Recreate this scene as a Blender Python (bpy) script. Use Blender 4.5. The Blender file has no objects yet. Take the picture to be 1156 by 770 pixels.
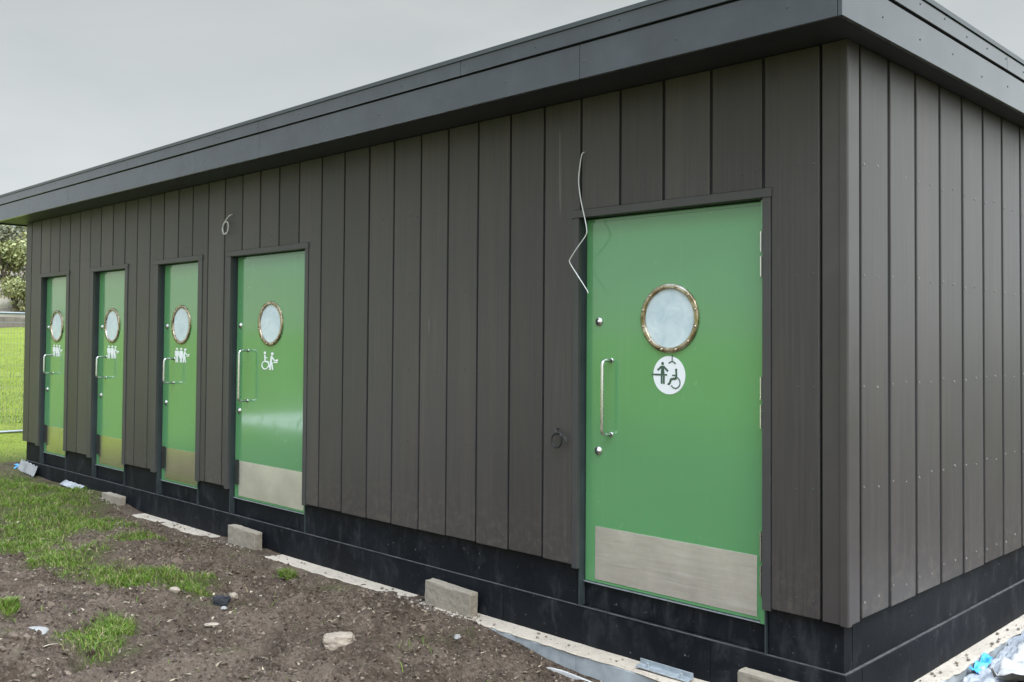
import bpy, bmesh, math, random
import numpy as np
from mathutils import Vector, Matrix, noise
random.seed(7)
rng = np.random.default_rng(11)
SC = bpy.context.scene
COL = SC.collection

# ------------------------------------------------------------------ materials
def mat(name):
    m = bpy.data.materials.new(name); m.use_nodes = True
    nt = m.node_tree; nt.nodes.clear()
    out = nt.nodes.new('ShaderNodeOutputMaterial'); b = nt.nodes.new('ShaderNodeBsdfPrincipled')
    nt.links.new(b.outputs[0], out.inputs[0])
    return m, nt, b
def node(nt, kind, **kw):
    n = nt.nodes.new(kind)
    for k, v in kw.items():
        if k.startswith('i_'):
            key = k[2:]; n.inputs[int(key) if key.isdigit() else key.replace('_', ' ')].default_value = v
        else: setattr(n, k, v)
    return n
def coords(nt, scale=(1, 1, 1), kind='Object', rot=(0, 0, 0)):
    tc = nt.nodes.new('ShaderNodeTexCoord'); mp = nt.nodes.new('ShaderNodeMapping')
    mp.inputs['Scale'].default_value = scale; mp.inputs['Rotation'].default_value = rot
    nt.links.new(tc.outputs[kind], mp.inputs[0]); return mp.outputs[0]
def tex(nt, vec, scale, detail=4, rough=.55, dist=0.0):
    n = node(nt, 'ShaderNodeTexNoise'); n.inputs['Scale'].default_value = scale
    n.inputs['Detail'].default_value = detail; n.inputs['Roughness'].default_value = rough
    n.inputs['Distortion'].default_value = dist
    nt.links.new(vec, n.inputs['Vector']); return n.outputs[0]
def ramp(nt, fac, stops):
    r = nt.nodes.new('ShaderNodeValToRGB'); e = r.color_ramp.elements
    while len(e) < len(stops): e.new(0.5)
    for el, (p, c) in zip(e, stops):
        el.position = p; el.color = (c, c, c, 1) if isinstance(c, (int, float)) else (*c, 1)
    nt.links.new(fac, r.inputs[0]); return r.outputs[0]
def mix(nt, fac, a, b, mode='MIX'):
    n = nt.nodes.new('ShaderNodeMix'); n.data_type = 'RGBA'; n.blend_type = mode
    for sock, v in ((n.inputs[0], fac), (n.inputs[6], a), (n.inputs[7], b)):
        if isinstance(v, bpy.types.NodeSocket): nt.links.new(v, sock)
        elif isinstance(v, (int, float)): sock.default_value = v if sock == n.inputs[0] else (v, v, v, 1)
        else: sock.default_value = (*v, 1)
    return n.outputs[2]
def bump(nt, b, h, strength=.3, dist=.01):
    n = nt.nodes.new('ShaderNodeBump'); n.inputs['Strength'].default_value = strength; n.inputs['Distance'].default_value = dist
    nt.links.new(h, n.inputs['Height']); nt.links.new(n.outputs[0], b.inputs['Normal']); return n
def setp(b, **kw):
    for k, v in kw.items():
        s = b.inputs[k.replace('_', ' ')]
        s.default_value = (*v, 1) if isinstance(v, tuple) and len(v) == 3 else v

def simple(name, col, rough=.5, metal=0.0, var=.15, scale=8, bstr=.15, spec=.5, coat=0.0):
    m, nt, b = mat(name)
    v = coords(nt)
    n = tex(nt, v, scale, 5, .6)
    lo = tuple(c * (1 - var) for c in col); hi = tuple(min(1, c * (1 + var)) for c in col)
    nt.links.new(ramp(nt, n, [(.3, lo), (.7, hi)]), b.inputs['Base Color'])
    setp(b, Roughness=rough, Metallic=metal)
    b.inputs['Specular IOR Level'].default_value = spec
    b.inputs['Coat Weight'].default_value = coat
    if bstr: bump(nt, b, tex(nt, v, scale * 6, 4, .6), bstr, .004)
    return m

def cladding_mat(name, col):
    """dark fibre-cement boards: fine vertical grain, faint run marks, each board a little different"""
    m, nt, b = mat(name)
    grain = tex(nt, coords(nt, (60, 60, 1.3)), 1.0, 5, .65)
    runs = tex(nt, coords(nt, (9, 9, .5)), 1.0, 4, .6, .4)
    blot = tex(nt, coords(nt), 1.3, 4, .6)
    gi = nt.nodes.new('ShaderNodeNewGeometry')
    isl = ramp(nt, gi.outputs['Random Per Island'], [(0, .80), (1, 1.17)])
    c = mix(nt, ramp(nt, grain, [(.3, 0.0), (.72, 1.0)]), tuple(x * .78 for x in col), tuple(x * 1.20 for x in col))
    c = mix(nt, ramp(nt, runs, [(.50, 0.0), (.80, .5)]), c, (col[0] * 1.55, col[1] * 1.38, col[2] * 1.18))
    c = mix(nt, ramp(nt, blot, [(.35, 0.0), (.75, .45)]), c, tuple(x * .72 for x in col))
    # mud splashed up from the ground, and pale scuffs with shapes of their own
    pz = nt.nodes.new('ShaderNodeSeparateXYZ'); nt.links.new(coords(nt), pz.inputs[0])
    spl = mix(nt, 1.0, ramp(nt, tex(nt, coords(nt), 17, 6, .7), [(.48, 0.0), (.68, .45)]), ramp(nt, pz.outputs[2], [(0.0, 1.0), (.42, 0.0)]), 'MULTIPLY')
    c = mix(nt, spl, c, (.15, .125, .095))
    scf = ramp(nt, tex(nt, coords(nt, (26, 26, 1.1)), 1.0, 2, .5, .6), [(.74, 0.0), (.82, .5)])
    c = mix(nt, scf, c, (.19, .185, .17))
    c = mix(nt, 1.0, c, isl, 'MULTIPLY')
    nt.links.new(c, b.inputs['Base Color'])
    nt.links.new(ramp(nt, grain, [(.2, .34), (.8, .50)]), b.inputs['Roughness'])
    bump(nt, b, grain, .45, .002)
    return m

M = {}
M['clad'] = cladding_mat('dark_cladding', (.0600, .0530, .0500))
M['fascia'] = simple('fascia_board', (.050, .058, .066), .15, var=.18, scale=4, bstr=.04, spec=.9)
M['flash'] = simple('roof_edge_metal', (.075, .085, .09), .38, .3, var=.1, scale=5, bstr=0)
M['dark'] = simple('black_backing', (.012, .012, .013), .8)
M['soffit'] = simple('soffit_board', (.022, .026, .030), .5, var=.1, scale=3, bstr=0)
M['trim'] = simple('grey_trim_metal', (.064, .061, .061), .42, .15, var=.1, scale=4, bstr=.03)
M['cornertrim'] = simple('corner_trim_metal', (.058, .051, .048), .38, var=.12, scale=5, bstr=.05)
M['screw'] = simple('screw_head', (.19, .18, .165), .5, .0, bstr=0)
M['reveal'] = simple('dark_reveal', (.032, .042, .046), .5, var=.2, bstr=0)

def bitumen_mat():
    m, nt, b = mat('black_bitumen')
    v = coords(nt)
    base = ramp(nt, tex(nt, v, 2.2, 5, .65), [(.3, (.004, .005, .007)), (.7, (.010, .012, .015))])
    dust = tex(nt, coords(nt, (5.5, 5.5, 3.0)), 1.0, 8, .72, .6)
    runs = tex(nt, coords(nt, (14, 14, 1.6)), 1.0, 5, .65, .3)
    f = mix(nt, 1.0, ramp(nt, dust, [(.50, 0.0), (.80, .75)]), ramp(nt, runs, [(.36, .2), (.66, 1.0)]), 'MULTIPLY')
    c = mix(nt, f, base, (.085, .088, .09))
    spk = ramp(nt, tex(nt, v, 38, 3, .6), [(.69, 0.0), (.76, .55)])
    c = mix(nt, spk, c, (.24, .23, .21))
    nt.links.new(c, b.inputs['Base Color'])
    nt.links.new(ramp(nt, f, [(0, .62), (.6, .9)]), b.inputs['Roughness'])
    b.inputs['Specular IOR Level'].default_value = .16
    bump(nt, b, tex(nt, v, 30, 5, .6), .25, .004)
    return m
M['bitumen'] = bitumen_mat()
M['dusty'] = simple('dusty_ledge', (.055, .055, .053), .85, var=.5, scale=14, bstr=.2)

def paint_mat():
    m, nt, b = mat('green_door_paint')
    v = coords(nt)
    c = ramp(nt, tex(nt, v, .9, 3, .5), [(.3, (.102, .296, .114)), (.7, (.113, .320, .126))])
    scuff = ramp(nt, tex(nt, coords(nt, (2, 2, 6)), 3.0, 6, .7), [(.70, 0.0), (.85, .12)])
    c = mix(nt, scuff, c, (.18, .41, .21))
    pz = nt.nodes.new('ShaderNodeSeparateXYZ'); nt.links.new(v, pz.inputs[0])
    low = ramp(nt, pz.outputs[2], [(0.0, 1.0), (.62, 0.0)])
    spl = mix(nt, 1.0, ramp(nt, tex(nt, v, 34, 6, .75), [(.55, 0.0), (.68, .55)]), low, 'MULTIPLY')
    c = mix(nt, spl, c, (.20, .20, .13))
    runs = ramp(nt, tex(nt, coords(nt, (22, 22, .8)), 1.0, 4, .6, .3), [(.58, 0.0), (.78, .20)])
    c = mix(nt, runs, c, (.20, .37, .21))
    hand = ramp(nt, tex(nt, coords(nt, (5, 5, 3.2)), 1.0, 7, .72, 1.5), [(.56, 0.0), (.72, 1.0)])
    nt.links.new(c, b.inputs['Base Color'])
    nt.links.new(mix(nt, hand, (.16, .16, .16), (.34, .34, .34)), b.inputs['Roughness'])
    nt.links.new(mix(nt, hand, (.07, .07, .07), (.20, .20, .20)), b.inputs['Coat Roughness'])
    b.inputs['Coat Weight'].default_value = 1.0; b.inputs['Coat IOR'].default_value = 1.6; b.inputs['Coat Roughness'].default_value = .06
    bump(nt, b, tex(nt, v, 2.0, 3, .5), .03, .006)
    return m
M['green'] = paint_mat()

def steel_mat(name, col, rough, streak):
    m, nt, b = mat(name)
    n = tex(nt, coords(nt, streak), 1.0, 5, .7)
    sm = tex(nt, coords(nt), 4.5, 5, .65)
    nt.links.new(ramp(nt, sm, [(.3, tuple(c * .86 for c in col)), (.7, tuple(c * 1.06 for c in col))]), b.inputs['Base Color'])
    nt.links.new(ramp(nt, n, [(.2, rough * .8), (.8, rough * 1.25)]), b.inputs['Roughness'])
    b.inputs['Metallic'].default_value = 1.0
    bump(nt, b, n, .12, .001)
    return m
def ring_mat(name, col, rough, streak):
    m, nt, b = mat(name)
    v = coords(nt); n = tex(nt, v, 14, 4, .6)
    nt.links.new(ramp(nt, n, [(.32, (.20, .15, .09)), (.5, (.46, .38, .26)), (.66, (.70, .65, .55))]), b.inputs['Base Color'])  # mottled browns and golds: reflections painted into the metal's colour
    nt.links.new(ramp(nt, n, [(.3, .20), (.7, .36)]), b.inputs['Roughness']); b.inputs['Metallic'].default_value = 1.0
    bump(nt, b, tex(nt, v, 22, 3, .5), .35, .006)
    return m
M['kick'] = steel_mat('brushed_kick_plate', (.95, .91, .86), .45, (3, 3, 160))
M['kickpol'] = steel_mat('polished_kick_plate', (.80, .78, .70), .22, (3, 3, 160))
M['steel'] = steel_mat('satin_steel', (.72, .71, .69), .28, (30, 30, 30))
M['ring'] = ring_mat('polished_steel_ring', (.62, .56, .47), .14, (20, 20, 20))
M['white'] = simple('white_vinyl', (.86, .88, .88), .4, var=.03, bstr=0)
M['picto'] = simple('dark_green_vinyl', (.055, .11, .07), .45, var=.05, bstr=0)
def glass_mat():
    m, nt, b = mat('frosted_glass')
    n = tex(nt, coords(nt), 9, 6, .68, .8)
    nt.links.new(ramp(nt, n, [(.32, (.48, .60, .65)), (.68, (.70, .78, .80))]), b.inputs['Base Color'])
    setp(b, Roughness=.30); b.inputs['Coat Weight'].default_value = .6; b.inputs['Coat Roughness'].default_value = .08
    return m
M['glass'] = glass_mat()

def concrete_mat(name, col, var=.25, bs=.5):
    m, nt, b = mat(name)
    v = coords(nt)
    big = tex(nt, v, 3, 6, .65); fine = tex(nt, v, 45, 5, .7)
    c = ramp(nt, big, [(.25, tuple(x * (1 - var) for x in col)), (.75, tuple(min(1, x * (1 + var * .6)) for x in col))])
    c = mix(nt, ramp(nt, fine, [(.30, .75), (.44, 0.0)]), c, tuple(x * .45 for x in col))
    c = mix(nt, ramp(nt, fine, [(.60, 0.0), (.72, .6)]), c, tuple(min(1, x * 1.4) for x in col))
    nt.links.new(c, b.inputs['Base Color']); setp(b, Roughness=.9)
    b.inputs['Specular IOR Level'].default_value = .2
    bump(nt, b, fine, bs, .008)
    return m
M['strip'] = concrete_mat('pale_foundation_concrete', (.47, .41, .33), .25)
M['insul'] = simple('blue_grey_insulation', (.36, .385, .39), .75, var=.3, scale=5, bstr=.4)
M['block'] = concrete_mat('grey_concrete_block', (.30, .262, .205), .3)
M['paving'] = concrete_mat('pale_paving', (.80, .78, .73), .08, .1)
M['stone'] = concrete_mat('buff_stone', (.32, .265, .205), .4)
M['stonegrey'] = concrete_mat('grey_stone', (.30, .29, .27), .3)
M['blackbrick'] = concrete_mat('black_brick', (.035, .037, .042), .3)
M['galv'] = simple('galvanised_metal', (.42, .46, .48), .45, .6, var=.2, scale=20, bstr=.1)
M['whitecable'] = simple('white_cable', (.78, .78, .75), .45, var=.06, bstr=0)
M['blackcable'] = simple('black_cable', (.015, .015, .016), .4, bstr=0)
M['sheet'] = simple('white_plastic_sheet', (.42, .415, .395), .42, var=.12, scale=6, bstr=.2)
M['sheetdull'] = simple('dusty_white_sheet', (.26, .26, .255), .5, var=.3, scale=9, bstr=.2)
M['greysheet'] = simple('grey_plastic_sheet', (.34, .355, .37), .38, var=.25, scale=7, bstr=.2)
M['blue'] = simple('blue_plastic', (.05, .34, .72), .35, var=.15, scale=9, bstr=.05)
M['wire'] = simple('galvanised_wire', (.22, .24, .24), .5, .5, bstr=0)
M['foot'] = simple('grey_rubber_foot', (.10, .10, .10), .8)

def ground_mat():
    m, nt, b = mat('soil_and_turf')
    v = coords(nt, kind='Object')
    big = tex(nt, v, 1.1, 6, .62); mid = tex(nt, v, 7, 7, .68); fine = tex(nt, v, 42, 6, .7); crumb = tex(nt, v, 130, 4, .7)
    soil = ramp(nt, mid, [(.26, (.042, .029, .021)), (.5, (.108, .079, .058)), (.74, (.200, .153, .115))])
    soil = mix(nt, ramp(nt, big, [(.44, 0.0), (.66, .85)]), soil, (.205, .158, .118))
    soil = mix(nt, ramp(nt, tex(nt, coords(nt, (1, 1, 1), 'Object', (0, 0, .7)), 2.3, 6, .7), [(.31, .75), (.46, 0.0)]), soil, (.040, .028, .019))
    soil = mix(nt, ramp(nt, fine, [(.34, .9), (.47, 0.0)]), soil, (.032, .022, .016))
    soil = mix(nt, ramp(nt, fine, [(.55, 0.0), (.66, .7)]), soil, (.25, .20, .148))
    soil = mix(nt, ramp(nt, crumb, [(.62, 0.0), (.72, .65)]), soil, (.36, .31, .25))
    vor = nt.nodes.new('ShaderNodeTexVoronoi'); vor.inputs['Scale'].default_value = 26; nt.links.new(v, vor.inputs['Vector'])
    soil = mix(nt, ramp(nt, vor.outputs['Distance'], [(.04, .5), (.16, 0.0)]), soil, (.40, .35, .29))
    turf = ramp(nt, tex(nt, v, .35, 6, .7), [(.30, (.175, .225, .026)), (.55, (.225, .280, .036)), (.75, (.285, .325, .066))])
    turf = mix(nt, ramp(nt, tex(nt, v, 16, 6, .75), [(.32, .7), (.52, 0.0)]), turf, (.075, .115, .020))
    turf = mix(nt, ramp(nt, tex(nt, v, 2.6, 6, .75), [(.36, .55), (.52, 0.0)]), turf, (.115, .135, .030))
    turf = mix(nt, ramp(nt, tex(nt, v, 1.1, 5, .7), [(.54, 0.0), (.72, .5)]), turf, (.27, .27, .095))
    worn = ramp(nt, tex(nt, v, 9, 6, .75), [(.3, (.045, .052, .020)), (.5, (.080, .098, .028)), (.68, (.150, .128, .070))])
    sw = nt.nodes.new('ShaderNodeAttribute'); sw.attribute_name = 'worn'
    turf = mix(nt, sw.outputs['Fac'], turf, worn)
    at = nt.nodes.new('ShaderNodeAttribute'); at.attribute_name = 'turf'
    edge = mix(nt, 1.0, at.outputs['Fac'], ramp(nt, mid, [(.2, -.25), (.8, .25)]), 'ADD')
    f = ramp(nt, edge, [(.22, 0.0), (.60, .55), (.98, .9)])
    bank = nt.nodes.new('ShaderNodeAttribute'); bank.attribute_name = 'bank'
    bc = ramp(nt, tex(nt, v, .9, 6, .75), [(.3, (.17, .150, .105)), (.5, (.27, .235, .18)), (.7, (.22, .23, .12))])
    turf = mix(nt, bank.outputs['Fac'], turf, bc)
    c = mix(nt, f, soil, turf)
    nt.links.new(c, b.inputs['Base Color']); setp(b, Roughness=.95)
    b.inputs['Specular IOR Level'].default_value = .1
    h = mix(nt, .55, mid, fine)
    h = mix(nt, .25, h, crumb)
    bump(nt, b, h, 1.0, .07)
    return m
M['ground'] = ground_mat()

def leafy(name, stops, rough=.6, trans=.0):
    m, nt, b = mat(name)
    gi = nt.nodes.new('ShaderNodeNewGeometry')
    nt.links.new(ramp(nt, gi.outputs['Random Per Island'], stops), b.inputs['Base Color'])
    setp(b, Roughness=rough); b.inputs['Specular IOR Level'].default_value = .25
    return m
M['blade'] = leafy('grass_blades', [(0, (.045, .095, .010)), (.4, (.095, .180, .016)), (.68, (.150, .240, .026)), (.80, (.185, .225, .055)), (.9, (.27, .24, .11)), (1, (.36, .30, .17))])
M['clod'] = leafy('soil_crumbs', [(0, (.042, .029, .021)), (.45, (.095, .069, .050)), (.85, (.145, .110, .081)), (1, (.20, .157, .118))], .95)
M['straw'] = leafy('dead_straw', [(0, (.14, .11, .075)), (.6, (.26, .215, .15)), (1, (.40, .34, .24))], .9)
M['pebble'] = leafy('pale_pebbles', [(0, (.13, .110, .088)), (.6, (.24, .205, .165)), (1, (.40, .355, .295))], .9)
M['leafA'] = leafy('yellow_green_leaves', [(0, (.12, .14, .06)), (.5, (.24, .26, .10)), (1, (.38, .37, .18))])  # both leaf mixes are paled, distance haze painted into their colour
M['leafB'] = leafy('dull_green_leaves', [(0, (.12, .13, .08)), (.5, (.20, .21, .13)), (1, (.30, .29, .19))])
M['bark'] = simple('bark', (.10, .08, .06), .9, var=.3)
M['render'] = simple('pale_render', (.50, .47, .43), .85, var=.08, scale=2)
M['slate'] = simple('grey_slate', (.12, .125, .135), .6, var=.2, scale=3)
M['pane'] = simple('window_pane', (.04, .05, .06), .1, var=.1, bstr=0)
M['wframe'] = simple('white_window_frame', (.75, .75, .74), .5, bstr=0)
M['rubble'] = concrete_mat('rubble_wall', (.17, .145, .12), .4)

# ------------------------------------------------------------------ mesh helpers
class MB:
    def __init__(s): s.v = []; s.f = []; s.mi = []; s.cur = 0
    def add(s, vs, fs):
        o = len(s.v); s.v += [tuple(p) for p in vs]
        for f in fs: s.f.append([i + o for i in f]); s.mi.append(s.cur)
    def box(s, x0, x1, y0, y1, z0, z1):
        vs = [(x, y, z) for z in (z0, z1) for x, y in ((x0, y0), (x1, y0), (x1, y1), (x0, y1))]
        s.add(vs, [(0, 3, 2, 1), (4, 5, 6, 7), (0, 1, 5, 4), (1, 2, 6, 5), (2, 3, 7, 6), (3, 0, 4, 7)]); return s
    def prism(s, poly, axis, a, b):
        """polygon in the two other axes, extruded from a to b along axis ('x','y','z')"""
        def P(u, v, w): return {'y': (u, w, v), 'x': (w, u, v), 'z': (u, v, w)}[axis]
        n = len(poly)
        area = sum(poly[i][0] * poly[(i + 1) % n][1] - poly[(i + 1) % n][0] * poly[i][1] for i in range(n))
        if area < 0: poly = poly[::-1]
        if axis == 'y': poly = poly[::-1]
        vs = [P(u, v, a) for u, v in poly] + [P(u, v, b) for u, v in poly]
        fs = [tuple(range(n))[::-1], tuple(range(n, 2 * n))] + [(i, (i + 1) % n, n + (i + 1) % n, n + i) for i in range(n)]
        s.add(vs, fs); return s
    def cyl(s, p0, p1, r0, r1=None, n=12):
        return s.tube([p0, p1], [r0, r0 if r1 is None else r1], n)
    def tube(s, path, r, n=8, closed=False):
        P = [Vector(p) for p in path]; k = len(P)
        R = list(r) if hasattr(r, '__len__') else [r] * k
        rings = []; up = None
        for i in range(k):
            if closed: t = P[(i + 1) % k] - P[i - 1]
            else: t = P[min(i + 1, k - 1)] - P[max(i - 1, 0)]
            t.normalize()
            if up is None: up = Vector((0, 0, 1)) if abs(t.z) < .9 else Vector((1, 0, 0))
            a = t.cross(up).normalized(); up = a.cross(t).normalized()
            rings.append([P[i] + R[i] * (math.cos(2 * math.pi * j / n) * a + math.sin(2 * math.pi * j / n) * up) for j in range(n)])
        vs = [p for q in rings for p in q]; fs = []
        for i in range(k if closed else k - 1):
            i2 = (i + 1) % k
            for j in range(n):
                fs.append((i * n + j, i * n + (j + 1) % n, i2 * n + (j + 1) % n, i2 * n + j))
        if not closed: fs += [tuple(range(n))[::-1], tuple(range((k - 1) * n, k * n))]
        s.add(vs, fs); return s
    def lathe(s, c, prof, n=48):
        """profile of (radius, y) spun about an axis parallel to y through c"""
        vs = [(c[0] + r * math.cos(2 * math.pi * j / n), c[1] + y, c[2] + r * math.sin(2 * math.pi * j / n)) for r, y in prof for j in range(n)]
        fs = []
        for i in range(len(prof) - 1):
            for j in range(n): fs.append((i * n + j, i * n + (j + 1) % n, (i + 1) * n + (j + 1) % n, (i + 1) * n + j))
        s.add(vs, fs); return s
    def build(s, name, mats, parent=None, smooth=False, bevel=0, seg=2, label=None):
        me = bpy.data.meshes.new(name); me.from_pydata(s.v, [], s.f)
        for m in (mats if isinstance(mats, list) else [mats]): me.materials.append(m)
        if any(s.mi): me.polygons.foreach_set('material_index', s.mi)
        bm = bmesh.new(); bm.from_mesh(me); bmesh.ops.recalc_face_normals(bm, faces=bm.faces); bm.to_mesh(me); bm.free()
        if smooth: me.polygons.foreach_set('use_smooth', [True] * len(me.polygons))
        me.update()
        o = bpy.data.objects.new(name, me); COL.objects.link(o)
        if bevel:
            b = o.modifiers.new('bevel', 'BEVEL'); b.width = bevel; b.segments = seg; b.limit_method = 'ANGLE'; b.angle_limit = math.radians(40)
        if parent: o.parent = parent
        if label: o['label'] = label
        return o
def tag(o, label=None, cat=None, group=None, kind=None):
    if label: o['label'] = label
    if cat: o['category'] = cat
    if group: o['group'] = group
    if kind: o['kind'] = kind
    return o
def empty(name, label, cat, loc=(0, 0, 0), group=None):
    o = bpy.data.objects.new(name, None); o.empty_display_size = .2; o.location = loc; COL.objects.link(o)
    return tag(o, label, cat, group)
def raw_mesh(name, v, quads, tris, m, parent=None):
    """fast build from numpy arrays"""
    me = bpy.data.meshes.new(name); me.vertices.add(len(v)); me.vertices.foreach_set('co', np.asarray(v, 'f').ravel())
    q = 0 if quads is None else len(quads); t = 0 if tris is None else len(tris)
    loops = np.concatenate([a.ravel() for a in (quads, tris) if a is not None]).astype('i')
    me.loops.add(len(loops)); me.loops.foreach_set('vertex_index', loops)
    me.polygons.add(q + t)
    st = np.concatenate([np.arange(q) * 4, q * 4 + np.arange(t) * 3]).astype('i'); me.polygons.foreach_set('loop_start', st)
    me.materials.append(m); me.update(calc_edges=True); me.validate(); me.polygons.foreach_set('use_smooth', [False] * len(me.polygons))
    o = bpy.data.objects.new(name, me); COL.objects.link(o)
    if parent: o.parent = parent
    return o

# ------------------------------------------------------------------ the toilet block
XR, XL, YB = .137, -10.735, 4.6        # outer faces of the cladding, right / left / back
HEAD, CT = 2.103, 2.7718                # top of door surrounds, soffit
block = empty('toilet_block', 'long flat roofed toilet block clad in dark grey vertical boards with five green doors', 'building', (0, 0, 0))

# openings: trim outer x0, opening x0, opening x1, trim outer x1
DOORS = [(-10.278, -10.185, -9.385, -9.30), (-8.702, -8.605, -7.785, -7.715), (-7.105, -7.012, -6.185, -6.105),
         (-5.645, -5.585, -4.405, -4.357), (-1.557, -1.517, -.307, -.262)]
SEAMS = [.004, -.305, -.612, -.914, -1.214, -1.506, -1.801, -2.093, -2.391, -2.687, -2.974, -3.275, -3.569, -3.88, -4.185, -4.504, -4.805,
         -5.105, -5.4, -5.707, -6.01, -6.314, -6.603, -6.907, -7.208, -7.51, -7.805, -8.107, -8.421, -8.712, -9.007, -9.303, -9.62, -9.913, -10.224, -10.54, XL]
G = .0085; GR = .017
mb = MB()
for a, b in zip(SEAMS, SEAMS[1:]):
    x0, x1 = b + G, a - G
    if b == XL: x0 = XL
    f0 = random.uniform(-.0012, .0012)
    cuts = [(max(x0, d[0] - .002), min(x1, d[3] + .002)) for d in DOORS if d[0] < x1 and d[3] > x0]
    zb = random.uniform(-.003, .003)
    if not cuts: poly = [(x0, zb), (x1, zb), (x1, CT), (x0, CT)]
    else:
        poly = [(x1, CT), (x0, CT)]; x = x0
        for c0, c1 in sorted(cuts):
            if c0 - x > .006: poly += [(x, zb), (c0, zb)]
            poly += [(c0, HEAD), (c1, HEAD)]; x = c1
        if x1 - x > .006: poly += [(x, zb), (x1, zb)]
        out = []
        for p in poly:
            if not out or (abs(p[0] - out[-1][0]) + abs(p[1] - out[-1][1])) > 1e-6: out.append(p)
        if abs(out[-1][0] - x1) > 1e-6: pass
        poly = out
    mb.prism(poly, 'y', f0, .022)
front = mb.build('front_cladding', [M['clad']], block, bevel=.005)
js = MB()  # near-black strips added in the board gaps to stand for their shadow
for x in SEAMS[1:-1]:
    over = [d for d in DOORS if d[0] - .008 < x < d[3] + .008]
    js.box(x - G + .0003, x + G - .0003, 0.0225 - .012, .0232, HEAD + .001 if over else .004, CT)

def side_boards(x_out, sign, seams):
    m = MB()
    for a, b in zip(seams, seams[1:]):
        f0 = random.uniform(-.0012, .0012); xo = x_out + f0
        m.box(min(xo, x_out - sign * .022), max(xo, x_out - sign * .022), a + GR, b - GR, random.uniform(-.003, .003), CT)
    return m
rs = [.134, .47, .81, 1.15, 1.494, 1.841, 2.186, 2.545, 2.886, 3.23, 3.57, 3.91, 4.25, YB]
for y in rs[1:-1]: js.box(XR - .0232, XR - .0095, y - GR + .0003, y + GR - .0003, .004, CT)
js.build('gap_shade_strips', [M['dark']], block)
side_boards(XR, 1, rs).build('side_cladding', [M['clad']], block, bevel=.005)
side_boards(XL, -1, [.024] + rs[1:]).build('end_cladding', [M['clad']], block, bevel=.0022)
m = MB(); x = XL
while x < XR - .1:
    m.box(x + G, min(x + .3, XR) - G, YB - .0, YB + .02, 0, CT); x += .3
m.build('rear_cladding', [M['clad']], block, bevel=.0022)
# corner: two narrow strips and a rounded metal angle
m = MB()
m.box(.010, .108, .0015, .022, -.004, CT); m.box(XR - .022, XR - .0015, .030, .128, -.004, CT)
q = [(.100, -.004), (.131, -.004)] + [(.131 + .010 * math.sin(t), .006 - .010 * math.cos(t)) for t in (.4, .8, 1.2)] + [(XR + .004, .006), (XR + .004, .037), (XR - .006, .037), (XR - .006, .014), (.124, .006), (.100, .006)]
m.prism(q, 'z', -.008, CT)
m.build('corner_trim', [M['cornertrim']], block, bevel=.0015)
# inner carcass: keeps the light out behind the board gaps
m = MB()
m.box(XL + .03, XR - .03, .13, YB - .01, -.004, CT + .01)
xs = [XL + .03] + [v for d in DOORS for v in (d[1] - .0095, d[2] + .0095)] + [XR - .03]
for a, b in zip(xs[::2], xs[1::2]): m.box(a, b, .0235, .128, -.0, CT - .001)
for d in DOORS: m.box(d[1] - .009, d[2] + .009, .0235, .128, HEAD + .002, CT - .001)
m.build('inner_wall', [M['dark']], block)
# screw heads, in pairs along each board
m = MB()
ZS = [.09, .62, 1.12, 1.66, 2.2]
for a, b in zip(SEAMS, SEAMS[1:]):
    for z in ZS:
        for xx in (a - .035, (a + b) / 2 + .03):
            if any(d[0] - .02 < xx < d[3] + .02 for d in DOORS) and z < HEAD + .03: continue
            zz = z + random.uniform(-.012, .012); xx += random.uniform(-.006, .006)
            m.cyl((xx, .001, zz), (xx, -.0026, zz), .0062, .0048, 8)
tag(m.build('front_screws', [M['flash']], block), kind='stuff')
m = MB()
for a, b in zip(rs, rs[1:]):
    for z in ZS:
        for yy in (a + .04, (a + b) / 2 + .03):
            zz = z + random.uniform(-.014, .014); y2 = yy + random.uniform(-.006, .006)
            k = random.uniform(.8, 1.25); m.cyl((XR - .001, y2, zz), (XR + .0026, y2, zz), .0066 * k, .0052 * k, 8)
tag(m.build('side_screws', [M['screw']], block), kind='stuff')

# plinth
m = MB()
pe = [XL + .045] + [v for d in DOORS for v in (d[1] - .010, d[2] + .014)] + [XR - .037]
for a, b in zip(pe[::2], pe[1::2]): m.box(a, b, .036, .125, -.243, -.006)
m.box(XR - .10, XR - .036, .126, YB - .04, -.243, -.006)
m.box(XL + .045, XL + .1, .126, YB - .04, -.243, -.006)
for d in DOORS: m.box(d[1] - .0095, d[2] + .0135, .072, .124, -.243, -.095)
m.build('upper_plinth', [M['bitumen']], block, bevel=.003)
m = MB()
for a, b in zip([XL + .05, -8.9, -7.35, -6.0, -5.0, -3.15, -2.15, -.62], [-8.9, -7.35, -6.0, -5.0, -3.15, -2.15, -.62, XR - .0215]):
    m.box(a + .0006, b - .0006, .022 + random.uniform(-.002, .002), .2, -.463, -.2445)
m.box(XR - .2, XR - .021, .2005, YB - .05, -.463, -.2445)
m.box(XL + .05, XL + .2, .2005, YB - .05, -.463, -.2445)
m.build('lower_plinth', [M['bitumen']], block, bevel=.004)
m = MB()
m.box(XL + .05, XR - .0215, .0205, .0345, -.2435, -.2385); m.box(XR - .0355, XR - .0205, .0350, YB - .05, -.2435, -.2385)
m.build('plinth_ledge', [M['dusty']], block, bevel=.0012)
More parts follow.
